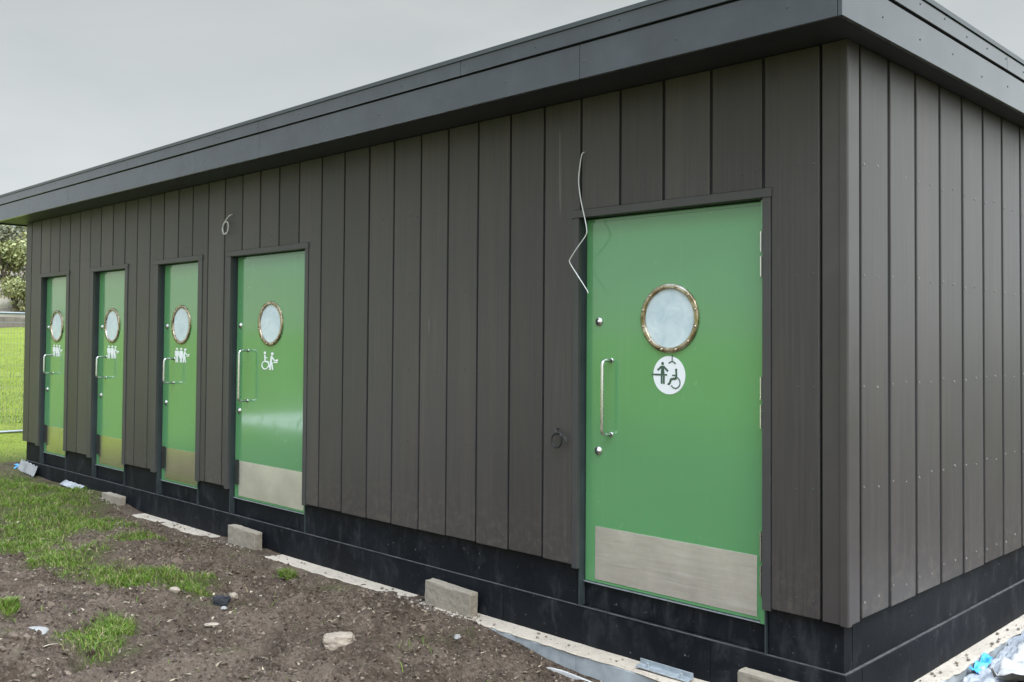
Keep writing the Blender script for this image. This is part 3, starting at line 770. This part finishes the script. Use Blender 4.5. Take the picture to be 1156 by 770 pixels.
def blockobj(x0, x1, zt, label, tilt=0.0, y0=-.088, y1=-.012):
    bm = bmesh.new(); bmesh.ops.create_cube(bm, size=1); bmesh.ops.subdivide_edges(bm, edges=bm.edges, cuts=13, use_grid_fill=True)
    for v in bm.verts:
        p = v.co; d = sorted((abs(abs(c) - .5) for c in p))
        rim = (1 - min(1, d[1] / .05)) * (.010 + .012 * max(0, noise.noise(Vector((p.x * 9 + x0, p.y * 5, p.z * 7)))))
        q = Vector((p.x * (x1 - x0), (p.y + .5) * (y1 - y0), (p.z - .5) * .22)); cc = Vector((0, (y1 - y0) / 2, -.11))
        q += (cc - q).normalized() * rim * .6 + Vector((0, 0, 1)) * .0
        q += Vector([.0035 * noise.noise(q * 23 + Vector((x0, k_, 0))) for k_ in (1, 5, 9)])
        v.co = q
    me = bpy.data.meshes.new('concrete_block'); bm.to_mesh(me); bm.free(); me.materials.append(M['block'])
    o = bpy.data.objects.new('concrete_block', me); COL.objects.link(o); o.location = ((x0 + x1) / 2, y0, zt); o.rotation_euler = (0, tilt, random.uniform(-.02, .02))
    return tag(o, label, 'concrete block', GB)
blockobj(-8.08, -7.64, -.33, 'grey concrete block half buried in the grass, between the narrow doors', .0)
blockobj(-5.42, -4.97, -.305, 'pale concrete block standing below the wheelchair symbol door', .02)
blockobj(-2.79, -2.34, -.305, 'concrete block against the plinth left of the nearest door, mortar crumbs at its foot', .03)
blockobj(-.40, .04, -.315, 'concrete block below the corner of the building, cut off by the picture edge', .0)
# galvanised bracket lying on the strip
m = MB(); m.box(-.165, .165, -.028, .028, 0, .006); m.box(-.165, .165, .022, .028, .006, .032)
for x in (-.1, .11): m.cyl((x, -.004, .006), (x, -.004, .03), .008, n=10)
o = m.build('metal_bracket', [M['galv']], bevel=.0015); o.location = (-.86, -.055, -.452); o.rotation_euler = (.12, .02, .05)
tag(o, 'grey galvanised angle bracket lying on the concrete strip below the nearest door', 'bracket')

def smooth_path(pts, k=8):
    P = [Vector(p) for p in pts]; out = []
    for i in range(len(P) - 1):
        p0, p1, p2, p3 = P[max(0, i - 1)], P[i], P[i + 1], P[min(len(P) - 1, i + 2)]
        for j in range(k):
            t = j / k
            out.append(.5 * ((2 * p1) + (p2 - p0) * t + (2 * p0 - 5 * p1 + 4 * p2 - p3) * t * t + (3 * p1 - p0 - 3 * p2 + p3) * t ** 3))
    return out + [P[-1]]
m = MB(); m.tube(smooth_path([(-1.475, .03, 2.445), (-1.481, -.018, 2.437), (-1.497, -.022, 2.36), (-1.507, -.02, 2.271), (-1.485, -.025, 2.16), (-1.452, -.03, 2.055), (-1.424, -.045, 1.99), (-1.424, -.05, 1.945), (-1.485, -.05, 1.88), (-1.556, -.035, 1.815), (-1.562, -.03, 1.79), (-1.51, -.028, 1.72), (-1.435, -.03, 1.63), (-1.421, -.03, 1.605)]), .0031, 8)
tag(m.build('loose_cable', [M['whitecable']], smooth=True), 'long white cable dangling from the wall over the top corner of the nearest door', 'cable')
m = MB(); m.tube(smooth_path([(-5.575, .02, 2.435), (-5.572, -.02, 2.43), (-5.63, -.025, 2.40), (-5.665, -.03, 2.36), (-5.69, -.03, 2.32), (-5.672, -.03, 2.275), (-5.63, -.03, 2.262), (-5.598, -.03, 2.295), (-5.592, -.03, 2.345), (-5.62, -.03, 2.372), (-5.665, -.032, 2.362), (-5.69, -.034, 2.31), (-5.655, -.036, 2.262), (-5.62, -.036, 2.272)]), .0042, 8)
tag(m.build('coiled_cable', [M['whitecable']], smooth=True), 'small coil of white cable sticking out of the wall above the wheelchair symbol door', 'cable')
m = MB(); m.tube(smooth_path([(-1.675, .02, .80), (-1.672, -.02, .79), (-1.66, -.03, .765), (-1.635, -.035, .775), (-1.615, -.04, .755), (-1.62, -.035, .71), (-1.65, -.04, .685), (-1.685, -.035, .70), (-1.695, -.035, .74), (-1.675, -.03, .765), (-1.64, -.03, .77), (-1.60, -.03, .75), (-1.58, -.03, .715)]), .0055, 8)
tag(m.build('coiled_cable', [M['blackcable']], smooth=True), 'small loop of black cable poking out of the wall left of the nearest door', 'cable')

def crumple(name, pts, m, label, cat, amp=.05, freq=6, seed=0, n=46, thick=.002, drop=None):
    """a crumpled sheet over the quad pts (four corners with heights)"""
    A, B, C, D = [Vector(p) for p in pts]; b = MB(); vs = []
    for i in range(n):
        for j in range(n):
            u, v = i / (n - 1), j / (n - 1)
            p = (A * (1 - u) + B * u) * (1 - v) + (D * (1 - u) + C * u) * v
            q = Vector((p.x * freq + seed, p.y * freq, seed))
            h = amp * (1.0 - 2.2 * abs(noise.noise(q)) + .5 - 1.1 * abs(noise.noise(q * 2.1 + Vector((4, 4, 4)))) + .3 - .6 * abs(noise.noise(q * 4.7)))
            e = min(u, v, 1 - u, 1 - v); w = amp * .8 * noise.noise(q * 1.3 + Vector((9, 2, 0)))
            vs.append((p.x + w, p.y + amp * .8 * noise.noise(q * 1.2 + Vector((3, 7, 0))), p.z + h))
    fs = [(i * n + j, (i + 1) * n + j, (i + 1) * n + j + 1, i * n + j + 1) for i in range(n - 1) for j in range(n - 1)]
    b.add(vs, fs); o = b.build(name, [m], smooth=True)
    s = o.modifiers.new('solid', 'SOLIDIFY'); s.thickness = thick
    return tag(o, label, cat)
crumple('plastic_sheet', [(.40, 1.15, -.50), (1.15, 1.2, -.46), (1.15, 2.9, -.42), (.27, 2.75, -.48)], M['sheet'], 'crumpled white plastic sheeting heaped beside the side wall', 'plastic sheet', .075, 4.2, 1)
crumple('plastic_sheet', [(.225, 1.15, -.56), (.46, 1.1, -.545), (.36, 2.7, -.515), (.215, 2.7, -.52)], M['greysheet'], 'grey plastic sheeting pushed up against the side foundation', 'plastic sheet', .04, 6.5, 4)
crumple('plastic_scrap', [(.215, 1.32, -.505), (.27, 1.30, -.515), (.27, 1.58, -.495), (.215, 1.60, -.485)], M['blue'], 'bright blue plastic scrap among the white sheeting by the side wall', 'plastic scrap', .02, 9, 6, 20)
crumple('plastic_sheet', [(-10.80, -.05, -.39), (-10.15, -.06, -.40), (-10.20, .0, -.29), (-10.80, .015, -.25)], M['sheetdull'], 'white plastic scrap wrapped round the far left foot of the plinth', 'plastic sheet', .014, 9, 9, 30)
crumple('plastic_sheet', [(-9.3, -.07, -.39), (-8.75, -.07, -.40), (-8.75, -.0, -.36), (-9.3, -.0, -.35)], M['greysheet'], 'silvery plastic scrap lying along the plinth below the farthest doors', 'plastic sheet', .008, 8, 12, 26)
crumple('plastic_scrap', [(-11.15, -.02, -.375), (-10.78, -.10, -.385), (-10.78, -.0, -.34), (-11.15, .08, -.34)], M['blue'], 'blue plastic scrap in the grass at the far left end of the building', 'plastic scrap', .02, 7, 15, 20)
# edge of white membrane curling out of the soil along the insulation
b = MB(); vs = []; fs = []; L = smooth_path([(-1.66, -.185, -0.596), (-1.56, -.205, -0.562), (-1.45, -.205, -0.558), (-1.30, -.195, -0.568), (-1.12, -.185, -0.586), (-.9, -.18, -0.606), (-.66, -.17, -0.626)], 10)
for i, p in enumerate(L):
    w = .010 * noise.noise((p.x * 8, 0, 2)); tp = math.sin(math.pi * min(1, (i + 1) / len(L) * 1.0)) ** .5; vs += [(p.x, p.y + w, p.z - .06), (p.x, p.y + w, p.z - .018 * (1 - tp)), (p.x, p.y + .003 + w, p.z + .008 - .022 * (1 - tp)), (p.x, p.y + .006 + w, p.z - .018 * (1 - tp)), (p.x, p.y + .007 + w, p.z - .06)]
for i in range(len(L) - 1):
    for k in range(4): fs.append((i * 5 + k, i * 5 + k + 1, i * 5 + 6 + k, i * 5 + 5 + k))
b.add(vs, fs); tag(b.build('membrane_strip', [M['sheet']], smooth=True), 'thin white membrane edge curving out of the soil beside the foundation', 'membrane')

# ------------------------------------------------------------------ mesh fence behind the building
def fence_panel(y0, y1, label):
    t = empty('mesh_fence_panel', label, 'fence panel', (-16.7, (y0 + y1) / 2, gz(-16.7, (y0 + y1) / 2)), 'site fence panels')
    h = (y1 - y0) / 2 - .04; zt, zb = 2.22, .03
    f = MB(); f.tube([(0, -h, -.0), (0, -h, zt)], .021, 8); f.tube([(0, h, 0), (0, h, zt)], .021, 8); f.tube([(0, -h, zt), (0, h, zt)], .021, 8); f.tube([(0, -h, zb), (0, h, zb)], .025, 8)
    f.build('frame', [M['wire']], t, smooth=True)
    w = MB(); n = int(2 * h / .055)
    for i in range(1, n): y = -h + 2 * h * i / n; w.box(-.0013, .0013, y - .0013, y + .0013, zb, zt)
    for z in np.arange(.25, 2.1, .2): w.box(-.0015, .0015, -h, h, z - .0015, z + .0015)
    w.build('mesh', [M['wire']], t)
    for y in (-h,):
        b = MB(); b.box(-.32, .32, y - .10, y + .10, -.03, .07); b.build('foot', [M['foot']], t, bevel=.02)
    return t
fence_panel(.2, 3.7, 'wire mesh site fence panel seen past the left end of the building')
fence_panel(-3.3, .2, 'wire mesh site fence panel standing nearest the open field, front end of the row')
fence_panel(3.7, 7.2, 'wire mesh site fence panel at the back, hidden half behind the building')

# ------------------------------------------------------------------ far side of the field
m = MB(); vs = []; 
N = 60
for i in range(N):
    y = -6 + i * .9; zt = 1.93 + .62 + .08 * noise.noise((y * .7, 0, 0)); w = .1 * noise.noise((y, 3, 1))
    vs += [(-62.2 + w, y, 1.2), (-62.25 + w, y, zt), (-62.75 + w, y, zt + .02), (-62.8 + w, y, 1.2)]
fs = [(i * 4 + k, i * 4 + k + 1, i * 4 + 5 + k, i * 4 + 4 + k) for i in range(N - 1) for k in range(3)] + [(0, 1, 2, 3), ((N - 1) * 4 + 3, (N - 1) * 4 + 2, (N - 1) * 4 + 1, (N - 1) * 4)]
m.add(vs, fs); tag(m.build('boundary_wall', [M['rubble']]), 'low dark stone wall along the far edge of the field', 'wall')
r = MB()
for i in range(20): y = -6 + i * 2.6; r.cyl((-61.4, y, 1.6), (-61.4, y, 2.75), .04, n=6)
r.box(-61.43, -61.37, -6, 43.4, 2.68, 2.75); r.box(-61.43, -61.37, -6, 43.4, 2.2, 2.25)
rl = r.build('railing', [M['wire']]); tag(rl, 'dark post and rail fence in front of the far stone wall', 'railing')

def bush_mesh(n, rx, ry, rz, ls, seed):
    R = np.random.default_rng(seed); k = 9
    cen = R.uniform(-.55, .55, (k, 3)) * [rx, ry, rz] + [0, 0, rz * 1.0]; rad = R.uniform(.35, .6, k)
    idx = R.integers(0, k, n); d = R.normal(size=(n, 3)); d /= np.linalg.norm(d, axis=1)[:, None]
    p = cen[idx] + d * (rad[idx] * R.uniform(.5, 1.08, n))[:, None] * [rx, ry, rz]
    p[:, 2] = np.abs(p[:, 2])
    a = R.normal(size=(n, 3)); a /= np.linalg.norm(a, axis=1)[:, None]; b = np.cross(a, R.normal(size=(n, 3))); b /= np.linalg.norm(b, axis=1)[:, None]
    s = (ls * R.uniform(.6, 1.4, n))[:, None]
    V = np.stack([p - a * s, p + b * s * .5, p + a * s, p - b * s * .5], 1).reshape(-1, 3); q = np.arange(n) * 4
    return V, np.stack([q, q + 1, q + 2, q + 3], 1)
def stems(rz, seed):
    R = random.Random(seed); m = MB()
    for i in range(6):
        a = R.uniform(0, 6.28); m.tube([(0, 0, -.3), (.3 * math.cos(a), .3 * math.sin(a), rz * .6), (.9 * math.cos(a + .3), .9 * math.sin(a + .3), rz * 1.3)], [.09, .06, .02], 6)
    return m
protos = []
for kind, (mt, sd) in enumerate((('leafA', 3), ('leafB', 8))):
    V, Q = bush_mesh(3000, 2.4, 2.4, 1.7, .15, sd); me = raw_mesh('crown', V, Q, None, M[mt]); st = stems(1.5, sd).build('trunk', [M['bark']]); protos.append((me, st))
BUSH = [(-66.5, 18.3, .8, 0, 'low yellow green bush at the foot of the bank behind the far wall'), (-66.8, 22.0, .85, 0, 'low yellow green bush at the bank foot beside the building end'), (-70, 15.5, 1.0, 1, 'dull green bush low on the bank, left of the yellowish one'), (-71.5, 19.2, 1.15, 0, 'yellow green bush on the bank just left of the building end'),
        (-68.5, 20.6, .7, 1, 'small dull green bush low on the bank beside the building end'), (-72, 23.2, 1.1, 0, 'yellow green bush on the bank partly behind the building end'), (-76, 24.6, 1.3, 0, 'yellow green bush high on the bank right under the nearest house'),
        (-70, 27.5, 1.1, 1, 'dull green bush on the bank hidden behind the building'), (-71, 10.5, 1.2, 0, 'broad yellow green bush on the bank towards the open field'), (-77, 21.8, 1.25, 1, 'tall dull green bush at the top of the bank in front of the house window'), (-72, 5, 1.1, 1, 'dull green bush at the open end of the bank')]
for i, (x, y, s, kd, lab) in enumerate(BUSH):
    t = empty('bush', lab, 'bush', (x, y, gz(x, y)), 'bushes on the bank'); s *= .9; t.scale = (s, s, s * random.uniform(.95, 1.15)); t.rotation_euler = (0, 0, random.uniform(0, 6.28))
    for o in protos[kd]:
        c = o.copy(); c.parent = t; COL.objects.link(c)
for pr in protos:
    for o in pr: bpy.data.objects.remove(o)
# two terraced houses above the bank
def house(y0, y1, label):
    zb = gz(-90, (y0 + y1) / 2) - .3; t = empty('house', label, 'house', (-90, (y0 + y1) / 2, zb), 'houses above the bank')
    h = (y1 - y0) / 2; H = 2.9
    m = MB(); m.box(-4, 4, -h, h, 0, H); m.build('wall', [M['render']], t)
    r = MB(); r.prism([(-4.4, H + .02), (4.4, H + .02), (0, H + 1.2)], 'y', -h - .2, h + .2); rf = r.build('roof', [M['slate']], t)
    c = MB(); c.box(-.4, .4, -h + .4, -h + 1.3, H + .6, H + 1.7); c.build('chimney', [M['render']], rf, bevel=.03)
    for fy in (-h * .5, h * .5):
        for z in (1.3,):
            w = MB(); w.box(4.0, 4.06, fy - .6, fy + .6, z, z + 1.1); wo = w.build('window', [M['wframe']], t)
            p = MB(); p.box(4.061, 4.07, fy - .52, fy - .03, z + .08, z + 1.02); p.box(4.061, 4.07, fy + .03, fy + .52, z + .08, z + 1.02); p.build('pane', [M['pane']], wo)
    return t
house(18.2, 26.5, 'pale rendered house with grey slate roof showing just past the building end')
house(9.5, 17.5, 'pale rendered house with slate roof, open side of the bank')
house(27.2, 36, 'pale rendered house with slate roof, wholly behind the toilet block')

# ------------------------------------------------------------------ light
SUN_AZ_VEC = Vector((.60, -.12, .79)).normalized()
el = math.asin(SUN_AZ_VEC.z); az = math.atan2(SUN_AZ_VEC.x, SUN_AZ_VEC.y)
sd = bpy.data.lights.new('sun', 'SUN'); sd.energy = 1.5; sd.angle = math.radians(24); sd.color = (1.0, .95, .87)
so = bpy.data.objects.new('sun', sd); COL.objects.link(so); so.rotation_euler = SUN_AZ_VEC.to_track_quat('Z', 'Y').to_euler()
W = bpy.data.worlds.new('World'); SC.world = W; W.use_nodes = True
nt = W.node_tree; nt.nodes.clear()
out = nt.nodes.new('ShaderNodeOutputWorld'); bg = nt.nodes.new('ShaderNodeBackground'); nt.links.new(bg.outputs[0], out.inputs[0]); bg.inputs[1].default_value = .07
sky = nt.nodes.new('ShaderNodeTexSky'); sky.sky_type = 'NISHITA'; sky.sun_disc = False; sky.sun_elevation = el; sky.sun_rotation = az; sky.dust_density = 4.0; sky.air_density = 1.0
hs = nt.nodes.new('ShaderNodeHueSaturation'); hs.inputs['Saturation'].default_value = .15; nt.links.new(sky.outputs[0], hs.inputs['Color'])
tc = nt.nodes.new('ShaderNodeTexCoord'); sep = nt.nodes.new('ShaderNodeSeparateXYZ'); nt.links.new(tc.outputs['Generated'], sep.inputs[0])
zen = ramp(nt, sep.outputs[2], [(0.0, .183), (.08, .172), (.17, .152), (.27, .136), (.37, .120), (.56, .155), (.76, .48), (1.0, .88)])
dt = nt.nodes.new('ShaderNodeVectorMath'); dt.operation = 'DOT_PRODUCT'; nt.links.new(tc.outputs['Generated'], dt.inputs[0]); dt.inputs[1].default_value = (1.0, .06, 0)
mr = nt.nodes.new('ShaderNodeMapRange'); mr.inputs['From Min'].default_value = -.20; mr.inputs['From Max'].default_value = .36; mr.inputs['To Min'].default_value = 1.0; mr.inputs['To Max'].default_value = 2.3
nt.links.new(dt.outputs['Value'], mr.inputs[0])
cl = tex(nt, coords(nt, (1.6, 1.6, 5.0), 'Generated'), 1.6, 6, .58, .5)
clr = ramp(nt, cl, [(.30, (.87, .945, .96)), (.70, (1.02, 1.075, 1.09))])
mm = nt.nodes.new('ShaderNodeMath'); mm.operation = 'MULTIPLY'; nt.links.new(zen, mm.inputs[0]); nt.links.new(mr.outputs[0], mm.inputs[1])
m2 = nt.nodes.new('ShaderNodeMath'); m2.operation = 'MULTIPLY'; nt.links.new(mm.outputs[0], m2.inputs[0]); m2.inputs[1].default_value = 45.0
clz = mix(nt, 1.0, clr, ramp(nt, sep.outputs[2], [(.36, (1, 1, 1)), (.70, (.90, .985, 1.19))]), 'MULTIPLY')
vm = nt.nodes.new('ShaderNodeVectorMath'); vm.operation = 'SCALE'; nt.links.new(clz, vm.inputs[0]); nt.links.new(m2.outputs[0], vm.inputs['Scale'])
va = nt.nodes.new('ShaderNodeVectorMath'); va.operation = 'MULTIPLY_ADD'; nt.links.new(hs.outputs[0], va.inputs[0]); va.inputs[1].default_value = (.05, .05, .05); nt.links.new(vm.outputs[0], va.inputs[2])
nt.links.new(va.outputs[0], bg.inputs[0])

# ------------------------------------------------------------------ camera
cd = bpy.data.cameras.new('camera'); cam = bpy.data.objects.new('camera', cd); COL.objects.link(cam); SC.camera = cam
a, b, c = -.7891, .0254, .0082
f = Vector((math.sin(a) * math.cos(b), math.cos(a) * math.cos(b), math.sin(b))); r = Vector((math.cos(a), -math.sin(a), 0)); u = r.cross(f)
r2 = math.cos(c) * r + math.sin(c) * u; u2 = -math.sin(c) * r + math.cos(c) * u
R3 = Matrix((r2, u2, -f)).transposed()
cam.matrix_world = Matrix.Translation((2.1666, -4.3696, 1.3224)) @ R3.to_4x4()
cd.sensor_width = 36; cd.lens = 1081.2 / 1156 * 36; cd.shift_x = 20.73 / 1156; cd.shift_y = -27.78 / 1156
cd.clip_start = .05; cd.clip_end = 3000
SC.view_settings.view_transform = 'Standard'; SC.view_settings.look = 'None'; SC.view_settings.exposure = .5; SC.view_settings.gamma = 1
SC.render.resolution_x, SC.render.resolution_y = 1024, 682
